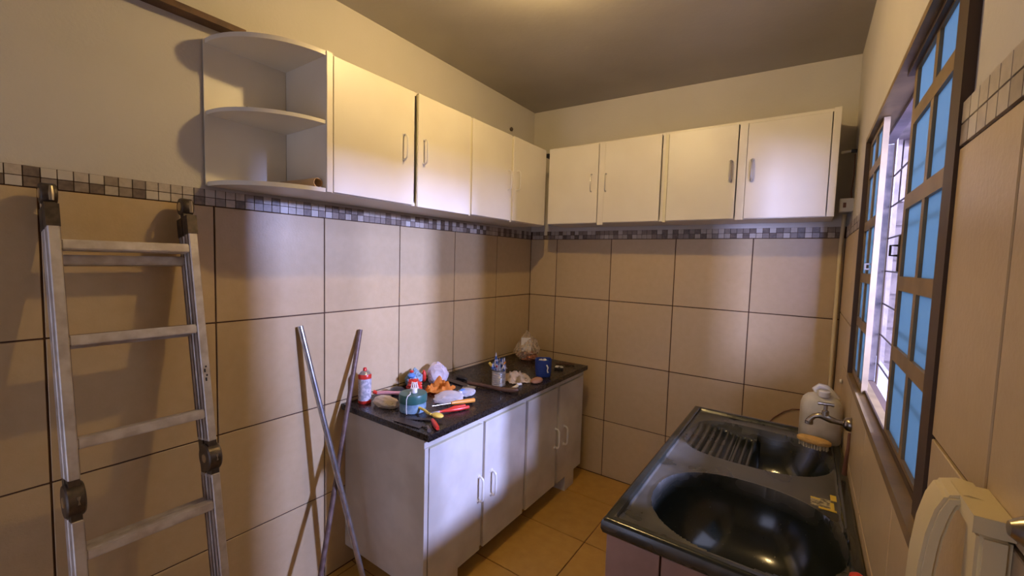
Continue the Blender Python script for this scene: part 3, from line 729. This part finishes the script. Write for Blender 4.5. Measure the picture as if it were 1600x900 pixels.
# pink handled tool with dark head
pk = thing('pink_handled_tool', (.115, -1.515, Z), 'old tool with a faded pink handle behind the green tin', 'tool')
bm = bmesh.new(); tube(bm, [(.105, -1.585, Z + .040), (.13, -1.56, Z + .042), (.165, -1.53, Z + .040), (.20, -1.50, Z + .036)], [.009, .011, .009, .012], 10); obj('handle_grip', bm, M['pink'], pk, True)
bm = bmesh.new(); tube(bm, [(.090, -1.598, Z + .048), (.105, -1.586, Z + .041)], [.010, .008], 10); obj('end_cap', bm, M['red'], pk, True)
bm = bmesh.new(); tube(bm, [(.20, -1.50, Z + .036), (.215, -1.50, Z + .02), (.235, -1.49, Z + .008)], [.009, .006, .006], 8); obj('shank', bm, M['cream_pl'], pk, True)
tag(obj('black_roll', crumple((.105, -1.455, Z), .040, .040, .026, .12, 6, 3, 9, .3), M['black'], None, True), 'black coiled roll by the wall behind the green tin', 'roll')
tag(obj('black_strap', crumple((.195, -1.425, Z), .05, .025, .016, .35, 14, 3, 12, .3), M['black'], None, True), 'crumpled black strap between the green tin and the striped bag', 'strap')
# red striped bag and blue bag
rb = thing('red_striped_bag', (.10, -1.345, Z), 'small red and white striped crumpled bag', 'bag')
obj('bag_body', bag((.145, -1.370, Z), .042, .038, .040, 5), M['red'], rb)
bm = bmesh.new()
for k in range(5):
    a = -1.1 + k * .42
    tube(bm, [(.145 + .044 * math.cos(a) * 1.0, -1.370 + .040 * math.sin(a - .6), Z + .010), (.145 + .046 * math.cos(a), -1.370 + .043 * math.sin(a - .6), Z + .035), (.145 + .030 * math.cos(a), -1.370 + .028 * math.sin(a - .6), Z + .066)], .0035, 6)
obj('white_stripe', bm, M['white'], rb)
bb_ = thing('blue_printed_bag', (.07, -1.29, Z), 'crumpled blue, red and white printed bag against the wall', 'bag')
obj('bag_body', bag((.062, -1.300, Z), .044, .050, .054, 9), M['bluegrey'], bb_)
obj('blue_part', crumple((.098, -1.352, Z + .066), .022, .022, .014, .3, 14, 3, 7), M['lightblue'], bb_, True)
obj('red_part', crumple((.075, -1.235, Z + .012), .014, .012, .036, .3, 14, 3, 8), M['red'], bb_, True)
obj('red_tip', crumple((.088, -1.342, Z + .092), .012, .012, .008, .3, 14, 3, 8), M['red'], bb_, True)
# milky bag
mb = obj('crumpled_bag', bag((.100, -1.150, Z), .066, .062, .064, 11, 0, .2, 3), M['film_pink']); tag(mb, 'milky translucent plastic bag scrunched into a ball by the wall', 'bag')
ob_ = obj('bag_contents', crumple((.105, -1.17, Z + .012), .036, .040, .036, .3, 16, 3, 15, .3), M['white'], mb, True)
# orange cloth
tag(obj('orange_cloth', sheet((.235, -1.265, Z), .15, .14, .045, .5, 28, 1.1, 3), M['orange'], None, True), 'bright orange crumpled cloth in front of the bags', 'cloth')
# flat clear bag with bits
fb = thing('clear_bag', (.36, -1.30, Z), 'clear plastic bag with small cream and blue pieces beside the green tin', 'bag')
obj('bag_film', bag((.385, -1.350, Z), .072, .084, .026, 21, 0, .14, 3), M['film'], fb)
obj('bag_neck', bag((.385, -1.220, Z), .045, .062, .018, 13, 0, .16, 3), M['film'], fb)
for (x, y, s) in ((.39, -1.31, .009), (.405, -1.285, .007), (.375, -1.34, .007)): obj('cream_piece', box(x - s, x + s, y - s, y + s, Z + .026, Z + .038, bevel=.002), M['white'], fb)
obj('blue_piece', crumple((.375, -1.235, Z + .003), .022, .026, .014, .3, 12, 3, 23), M['lightblue'], fb, True)
tag(obj('sandpaper', sheet((.315, -1.100, Z), .075, .11, .006, .3, 14, 1, 31), M['sand'], None, True), 'small sheet of beige sandpaper beyond the clear bag', 'sandpaper')
tag(obj('black_dish', crumple((.478, -1.30, Z), .02, .02, .010, .1, 6, 3, 33, .4), M['black'], None, True), 'flat black rubber piece partly under the clear bag', 'rubber piece')
# knife with red handle, yellow spoon-scraper
kn = thing('scraper_knife', (.57, -1.62, Z), 'scraper with a bright red handle pointing off the near worktop corner', 'scraper')
bm = bmesh.new(); tube(bm, [(.535, -1.615, Z + .014), (.565, -1.634, Z + .013), (.600, -1.655, Z + .012), (.618, -1.666, Z + .013)], [.008, .011, .011, .008], 12); obj('handle_grip', bm, M['red'], kn, True)
obj('blade', box(.40, .535, -1.634, -1.606, Z + .003, Z + .0055, rot=Matrix.Rotation(.55, 3, 'Z')), M['steel'], kn)
ys_ = thing('yellow_brush', (.50, -1.57, Z), 'yellow plastic spoon-shaped brush lying across the red scraper', 'brush')
bm = bmesh.new(); tube(bm, [(.405, -1.575, Z + .030), (.44, -1.575, Z + .026), (.475, -1.585, Z + .023), (.50, -1.590, Z + .024)], [.006, .0065, .006, .006], 8); obj('handle_grip', bm, M['yellow'], ys_, True)
obj('head', crumple((.528, -1.577, Z + .0115), .032, .022, .011, .05, 4, 3, 2), M['yellow'], ys_, True)
# dark trowel near the tin
tw = thing('trowel', (.43, -1.66, Z), 'dark steel trowel blade at the near edge of the worktop', 'trowel')
obj('blade', box(.385, .535, -1.705, -1.655, Z + .001, Z + .004, rot=Matrix.Rotation(.08, 3, 'Z')), M['steel'], tw)
bm = bmesh.new(); tube(bm, [(.54, -1.675, Z + .004), (.565, -1.672, Z + .009), (.60, -1.668 - .03, Z + .009)], [.004, .005, .009], 8); obj('tang', bm, M['alu_dark'], tw, True)
# red pliers and orange screwdriver
pl = thing('red_pliers', (.52, -1.45, Z), 'pliers with red handles lying beside the orange screwdriver', 'pliers')
for s in (-1, 1):
    bm = bmesh.new(); tube(bm, [(.478, -1.515 + s * .002, Z + .010), (.50 + s * .004, -1.475, Z + .011), (.512 + s * .014, -1.43, Z + .011), (.530 + s * .012, -1.375, Z + .010)], [.005, .008, .0095, .008], 10); obj('handle_grip', bm, M['red'], pl, True)
bm = bmesh.new(); tube(bm, [(.478, -1.515, Z + .010), (.462, -1.545, Z + .009), (.452, -1.57, Z + .006)], [.009, .011, .004], 8); obj('jaws', bm, M['steel'], pl, True)
sd = thing('orange_screwdriver', (.46, -1.39, Z), 'screwdriver with a yellow-orange handle behind the red pliers', 'screwdriver')
bm = bmesh.new(); tube(bm, [(.474, -1.430, Z + .028), (.482, -1.400, Z + .026), (.500, -1.345, Z + .022), (.512, -1.300, Z + .018), (.513, -1.296, Z + .018)], [.007, .010, .011, .011, .006], 12); obj('handle_grip', bm, M['orange_h'], sd, True)
bm = bmesh.new(); tube(bm, [(.474, -1.430, Z + .028), (.445, -1.53, Z + .0342)], .0028, 8); obj('shaft', bm, M['chrome'], sd, True)
# hand saw
sw = thing('hand_saw', (.40, -1.04, Z), 'old hand saw with a brown wooden handle lying in the middle of the worktop', 'saw')
bm = bmesh.new(); tube(bm, [(.285, -1.085, Z + .016), (.36, -1.070, Z + .015), (.44, -1.062, Z + .014), (.515, -1.055, Z + .014), (.565, -1.035, Z + .016), (.585, -1.010, Z + .016)], [.010, .012, .012, .013, .016, .013], 10); obj('wooden_handle', bm, M['wood_saw'], sw, True)
obj('blade', box(.11, .30, -1.115, -1.07, Z + .004, Z + .007, rot=Matrix.Rotation(-.12, 3, 'Z')), M['steel'], sw)
tag(obj('black_cable', crumple((.17, -1.015, Z), .045, .02, .014, .3, 16, 3, 41, .3), M['black'], None, True), 'tangled black cable by the saw blade near the wall', 'cable')
# cream stick and cap
bm = box(.465, .479, -1.035, -.945, Z, Z + .012, rot=Matrix.Rotation(.12, 3, 'Z'), bevel=.002)
for v in bm.verts: v.co.x += .052; v.co.y += .035
tag(obj('cream_stick', bm, M['cream_pl']), 'short cream coloured stick on the worktop in front of the ribbed tin', 'stick')
bm = bmesh.new(); tube(bm, [(.507, -.905, Z + .008), (.524, -.878, Z + .008)], .0075, 10); tag(obj('white_cap', bm, M['white'], None, True), 'small white cylindrical cap beside the brown pad', 'cap')
# ribbed tin with brushes
rt = thing('ribbed_tin', (.415, -.960, Z), 'ribbed silver tin filled with brushes and blue wrapping', 'tin')
c = (.415, -.960, Z); prof = [(.039, 0), (.041, .002)]
for k in range(8): prof += [(.041, .006 + k * .0105), (.0365, .010 + k * .0105), (.041, .0145 + k * .0105)]
prof += [(.042, .094), (.043, .096), (.0405, .096), (.040, .088), (0, .088)]
bm = bmesh.new(); lathe(bm, prof, c, 32); obj('tin_wall', bm, M['tin'], rt, True)
bw = obj('blue_wrapping', sheet((c[0], c[1], Z + .0895), .085, .085, .050, .4, 26, 2.4, 44, .0015), M['wrap'], None, False)
tag(bw, 'crumpled blue and white wrapping stuffed in the ribbed tin', 'wrapping')
BR = [('stick', M['orange_h'], (.012, -.004), (.030, .022), .075, .005), ('stick', M['wood_mid'], (.004, -.010), (-.006, -.004), .060, .004), ('stick', M['white'], (-.006, -.012), (-.020, -.020), .055, .007),
      ('stick', M['yellow'], (-.022, -.020), (-.052, -.030), .062, .008), ('stick', M['red'], (.0, -.02), (.004, -.028), .045, .005), ('stick', M['white'], (.02, .0), (.040, -.006), .045, .006)]
for k, (n_, mm, p0, p1, h, r) in enumerate(BR):
    bm = bmesh.new(); tube(bm, [(c[0] + p0[0] * .8, c[1] + p0[1] * .8, Z + .089), (c[0] + p1[0], c[1] + p1[1], Z + .095 + h * .6)], r, 8)
    lab = ['orange brush handle standing in the ribbed tin, the tallest', 'brown stick standing in the middle of the ribbed tin', 'white brush leaning to the left in the ribbed tin', 'yellow tipped tool sticking out at the left of the ribbed tin', 'short red stick at the front of the ribbed tin', 'white stick leaning to the right in the ribbed tin'][k]
    tag(obj('brush_handle', bm, mm, None, True), lab, 'brush', 'brushes in the ribbed tin')
# cloth and pad
tag(obj('cream_cloth', sheet((.430, -.795, Z), .165, .185, .050, .9, 26, .9, 8), M['cream'], None, True), 'folded cream cloth between the ribbed tin and the blue bag', 'cloth')
tag(obj('brown_pad', crumple((.560, -.765, Z), .030, .054, .018, .06, 4, 3, 3, .35), M['brown_pad'], None, True), 'reddish brown sanding pad in front of the cream cloth', 'pad')
# blue fabric pouch
bp = thing('blue_pouch', (.515, -.610, Z), 'dark blue fabric pouch with a white tie, filled with small things', 'pouch')
c = (.515, -.615, Z)
bm = bmesh.new(); rrect(bm, [(.80, 0), (.92, .004), (.98, .03), (1.0, .07), (1.03, .104), (1.02, .112), (.92, .108), (.88, .09), (.1, .088)], c, .052, .050, .6, 40, 2.6)
for v in bm.verts:
    n_ = noise.noise(v.co * 28) * .004; v.co += Vector((n_, n_, n_ * .5 if v.co.z > Z + .01 else 0))
obj('pouch_body', bm, M['blue'], bp, True)
bm = bmesh.new(); tube(bm, [(.560, -.650, Z + .085), (.571, -.652, Z + .070), (.569, -.656, Z + .052), (.571, -.649, Z + .038)], [.004, .0045, .003, .005], 8); obj('tie', bm, M['white'], bp, True)
for k, (dx, dy, mm, s) in enumerate(((-.015, -.012, 'white', .013), (.014, -.016, 'cream', .012), (.004, .010, 'white', .014), (.022, .010, 'bluegrey', .010), (-.022, .014, 'white', .010))):
    tag(obj('small_packet', crumple((c[0] + dx, c[1] + dy, Z + .090), s, s * .8, s * .75, .25, 9, 3, 50 + k), M[mm], None, True), ['white packet at the left in the mouth of the blue pouch', 'cream packet at the front in the mouth of the blue pouch', 'white packet in the middle of the mouth of the blue pouch', 'blue-grey packet at the right in the mouth of the blue pouch', 'white packet at the back in the mouth of the blue pouch'][k], 'packet', 'packets in the blue pouch')
# tan bag in the corner
tb = thing('tan_bag', (.20, -.25, Z), 'tall clear plastic bag with reddish brown contents in the room corner', 'bag')
obj('bag_film', bag((.175, -.275, Z), .095, .090, .095, 7, .6), M['film_tan'], tb)
obj('contents', bag((.195, -.295, Z + .002), .068, .062, .034, 3), M['brown_bag'], tb)
obj('paper', box(.150, .225, -.320, -.317, Z + .062, Z + .165, rot=Matrix.Rotation(.75, 3, 'Z')), M['white'], tb)
# bits at the far end
bt = thing('small_box', (.515, -.375, Z), 'small white and black box of bits near the far front corner of the worktop', 'box')
obj('box_body', box(.485, .545, -.43, -.375, Z, Z + .016, rot=Matrix.Rotation(.4, 3, 'Z'), bevel=.002), M['black'], bt)
obj('white_bit', box(.495, .515, -.425, -.395, Z + .0162, Z + .024, rot=Matrix.Rotation(.2, 3, 'Z')), M['white'], bt)
obj('white_bit', box(.522, .540, -.41, -.385, Z + .0162, Z + .023, rot=Matrix.Rotation(.9, 3, 'Z')), M['white'], bt)
bm = bmesh.new(); tube(bm, [(.44, -.31, Z + .009), (.50, -.255, Z + .009), (.545, -.225, Z + .009)], [.008, .0085, .006], 8); tag(obj('dark_file', bm, M['wood_dark'], None, True), 'dark round file at the far end of the worktop', 'file')

# ------------------------------------------------------------------ poles
p0, p1 = Vector((.013, -1.936, 1.276)), Vector((.272, -1.762, .0125))
bm = bmesh.new(); d = (p1 - p0).normalized()
prof = [(.0105, 0), (.0125, .0006), (.0125, (p1 - p0).length), (.010, (p1 - p0).length), (.010, .02), (.0105, .0)]
lathe(bm, [(.0095, .03), (.0095, 0), (.0125, 0), (.0125, (p1 - p0).length), (.0, (p1 - p0).length)], (0, 0, 0), 18)
q = (p1 - p0).to_track_quat('Z', 'Y').to_matrix().to_4x4()
for v in bm.verts: v.co = q @ v.co + p0 + Vector((.002, 0, 0))
tag(obj('metal_pipe', bm, M['pipe'], None, True), 'shiny galvanised pipe leaning on the tiled wall left of the base cabinet', 'pipe')
bm = bmesh.new(); tube(bm, [(.013, -1.622, 1.222), (.080, -1.738, .860), (.238, -2.012, .004)], .0115, 12)
tag(obj('dark_pole', bm, M['pole'], None, True), 'thin dark rusty pole leaning beside the worktop corner', 'pole')

# ------------------------------------------------------------------ ladder
ld = thing('ladder', (.434, -2.535, 0), 'worn aluminium folding ladder with dark hinges leaning on the left wall', 'ladder')
ld.rotation_euler = (0, -math.atan(.19), 0); ld.rotation_mode = 'XYZ'
ORG[ld.name_full] = Vector((0, 0, 0))           # parts below are in the ladder's own frame
K = 1 / math.cos(math.atan(.19))
def channel(bm, x0, x1, y0, y1, z0, z1, open_side):
    """C shaped rail, open towards the inside"""
    t = .003
    bx(bm, x0, x1, y0, y0 + t, z0, z1) if open_side > 0 else bx(bm, x0, x1, y1 - t, y1, z0, z1)
    bx(bm, x0, x0 + t, y0, y1, z0, z1); bx(bm, x1 - t, x1, y0, y1, z0, z1)
def rail(x0, x1, s, z0, z1, m=None):
    y0, y1 = (-.176, -.151) if s < 0 else (.155, .180)
    bm = box(x0, x1, y0, y1, z0, z1, bevel=.0025); o = obj('rail', bm, m or M['alu'], ld)
    bm = bmesh.new()
    yi = y1 if s < 0 else y0
    sg = 1 if s < 0 else -1
    for xx in (x0 + .008, x1 - .008): bx(bm, xx - .0015, xx + .0015, min(yi, yi + sg * .002), max(yi, yi + sg * .002), z0 + .01, z1 - .01)
    obj('rail_lip', bm, M['alu_dark'], o); return o
ZH1, ZH2 = .905 * K, 1.745 * K
def rung(x0, x1, z):
    bm = bmesh.new(); a, b = -.1505, .1545
    bx(bm, x0, x1, a, b, z - .014, z + .014)
    bmesh.ops.bevel(bm, geom=bm.edges[:], offset=.003, segments=2, affect='EDGES')
    for k in range(5):
        xx = x0 + .006 + k * (x1 - x0 - .012) / 4; bx(bm, xx - .0012, xx + .0012, a, b, z + .0138, z + .0158)
    o = obj('rung', bm, M['alu'], ld); return o
for s in (-1, 1):
    for (x0, x1) in ((-.042, 0.0), (-.095, -.053)):
        rail(x0, x1, s, .01, ZH1 - .055)
        rail(x0, x1, s, ZH1 + .055, ZH2 - .045)
for zc in (1.61, 1.337, 1.052, .752, .455, .170):
    rung(-.040, -.002, zc * K)
for zc in (1.575, 1.330, 1.048, .750, .453, .168): rung(-.093, -.055, zc * K)
for s in (-1, 1):
    yc = -.1635 if s < 0 else .1675
    for zh in (ZH1, ZH2):
        top = zh == ZH2
        h = thing_h = bmesh.new()
        if not top:
            lathe(h, [(.0, -.020), (.043, -.020), (.047, -.016), (.047, .016), (.043, .020), (0, .020)], (-.030, yc, zh), 28, 'y')
            bx(h, -.040, -.002, yc - .0115, yc + .0115, zh - .058, zh + .058)
            bx(h, -.093, -.055, yc - .0115, yc + .0115, zh - .058, zh + .058)
            bx(h, -.06, -.03, yc - .010, yc + .010, zh - .03, zh + .03)
        else:
            lathe(h, [(.0, -.017), (.028, -.017), (.031, -.013), (.031, .013), (.028, .017), (0, .017)], (-.046, yc, zh + .018), 26, 'y')
            bx(h, -.044, .002, yc - .0145, yc + .0145, zh - .085, zh - .02)
            bx(h, -.095, -.050, yc - .0145, yc + .0145, zh - .085, zh - .02)
            bx(h, -.062, -.03, yc - .012, yc + .012, zh - .03, zh + .02)
        ho_ = obj('hinge', h, M['hinge'], ld, True)
        b2 = bmesh.new()
        off = -.026 if not top else -.046; zz = zh if not top else zh + .018
        yf = yc - .0225 if not top else yc - .0195
        lathe(b2, [(.0, .0), (.014, .0), (.015, .004), (0, .004)], (off, yf, zz), 18, 'y')
        obj('hinge_disc', b2, M['brass'], ho_, True)
        b3 = bmesh.new(); tube(b3, [(.003, yc, zz - .030), (.006, yc, zz - .012), (.006, yc, zz + .01)], [.005, .006, .004], 8) if top else tube(b3, [(.012, yc + .004, zz - .01), (.013, yc + .004, zz + .012)], .005, 8)
        obj('release_pin', b3, M['brass'], ho_, True)
    obj('foot', box(-.097, .002, yc - .0145, yc + .0145, -.0, .012), M['black'], ld)
bm = bmesh.new()
for k, (dz, dy, hh) in enumerate(((0, 0, .012), (.016, .003, .007), (.030, -.002, .012), (.046, .002, .006))): bx(bm, .0001, .0006, .1635 + dy, .1685 + dy, 1.18 + dz, 1.18 + dz + hh)
obj('dark_marks', bm, M['black'], ld)

# ------------------------------------------------------------------ nearest fitting
def ribbon(bm, path, y0, y1, t):
    """strap of thickness t following path (x,z), from y0 to y1"""
    n = len(path); A = []
    for i, (x, z) in enumerate(path):
        a = Vector(path[max(i - 1, 0)]); b = Vector(path[min(i + 1, n - 1)]); dd = (b - a).normalized(); nn = Vector((-dd.y, dd.x))
        p = Vector((x, z)); i_, o_ = p - nn * t / 2, p + nn * t / 2
        A.append([bm.verts.new((q.x, y, q.y)) for q, y in ((i_, y0), (o_, y0), (o_, y1), (i_, y1))])
    for a, b in zip(A, A[1:]):
        for k in range(4): bm.faces.new((a[k], a[(k + 1) % 4], b[(k + 1) % 4], b[k]))
    bm.faces.new(A[0][::-1]); bm.faces.new(A[-1])
path = [(2.026, 1.381), (2.012, 1.383), (2.001, 1.380), (1.996, 1.366), (1.991, 1.340), (1.988, 1.305), (1.987, 1.265), (1.989, 1.225), (1.997, 1.198), (2.012, 1.190), (2.026, 1.190)]
bm = bmesh.new(); ribbon(bm, path, -2.366, -2.318, .013)
bmesh.ops.recalc_face_normals(bm, faces=bm.faces)
bmesh.ops.bevel(bm, geom=[e for e in bm.edges if len(e.link_faces) == 2 and e.calc_face_angle() > .8], offset=.003, segments=2, affect='EDGES')
obj('loop_handle', bm, M['cream_pl'], ps, True)
bm = bmesh.new(); bx(bm, 2.010, 2.0325, -2.402, -2.3665, 1.18, 1.372); bmesh.ops.bevel(bm, geom=bm.edges[:], offset=.004, segments=3, affect='EDGES')
obj('body', bm, M['cream_pl'], ps, True)
bm = bmesh.new(); bx(bm, 2.006, 2.0325, -2.404, -2.330, 1.3725, 1.388)
obj('lid', bm, M['cream_pl'], ps)
bm = bmesh.new(); lathe(bm, [(.0, -.008), (.006, -.008), (.010, -.003), (.012, 0)], (W - .0005, -2.412, 1.388), 16, 'x')
sc_ = obj('chrome_screw', bm, M['chrome'], None, True); tag(sc_, 'tarnished chrome screw head on the tiles above the yellowed container', 'screw')
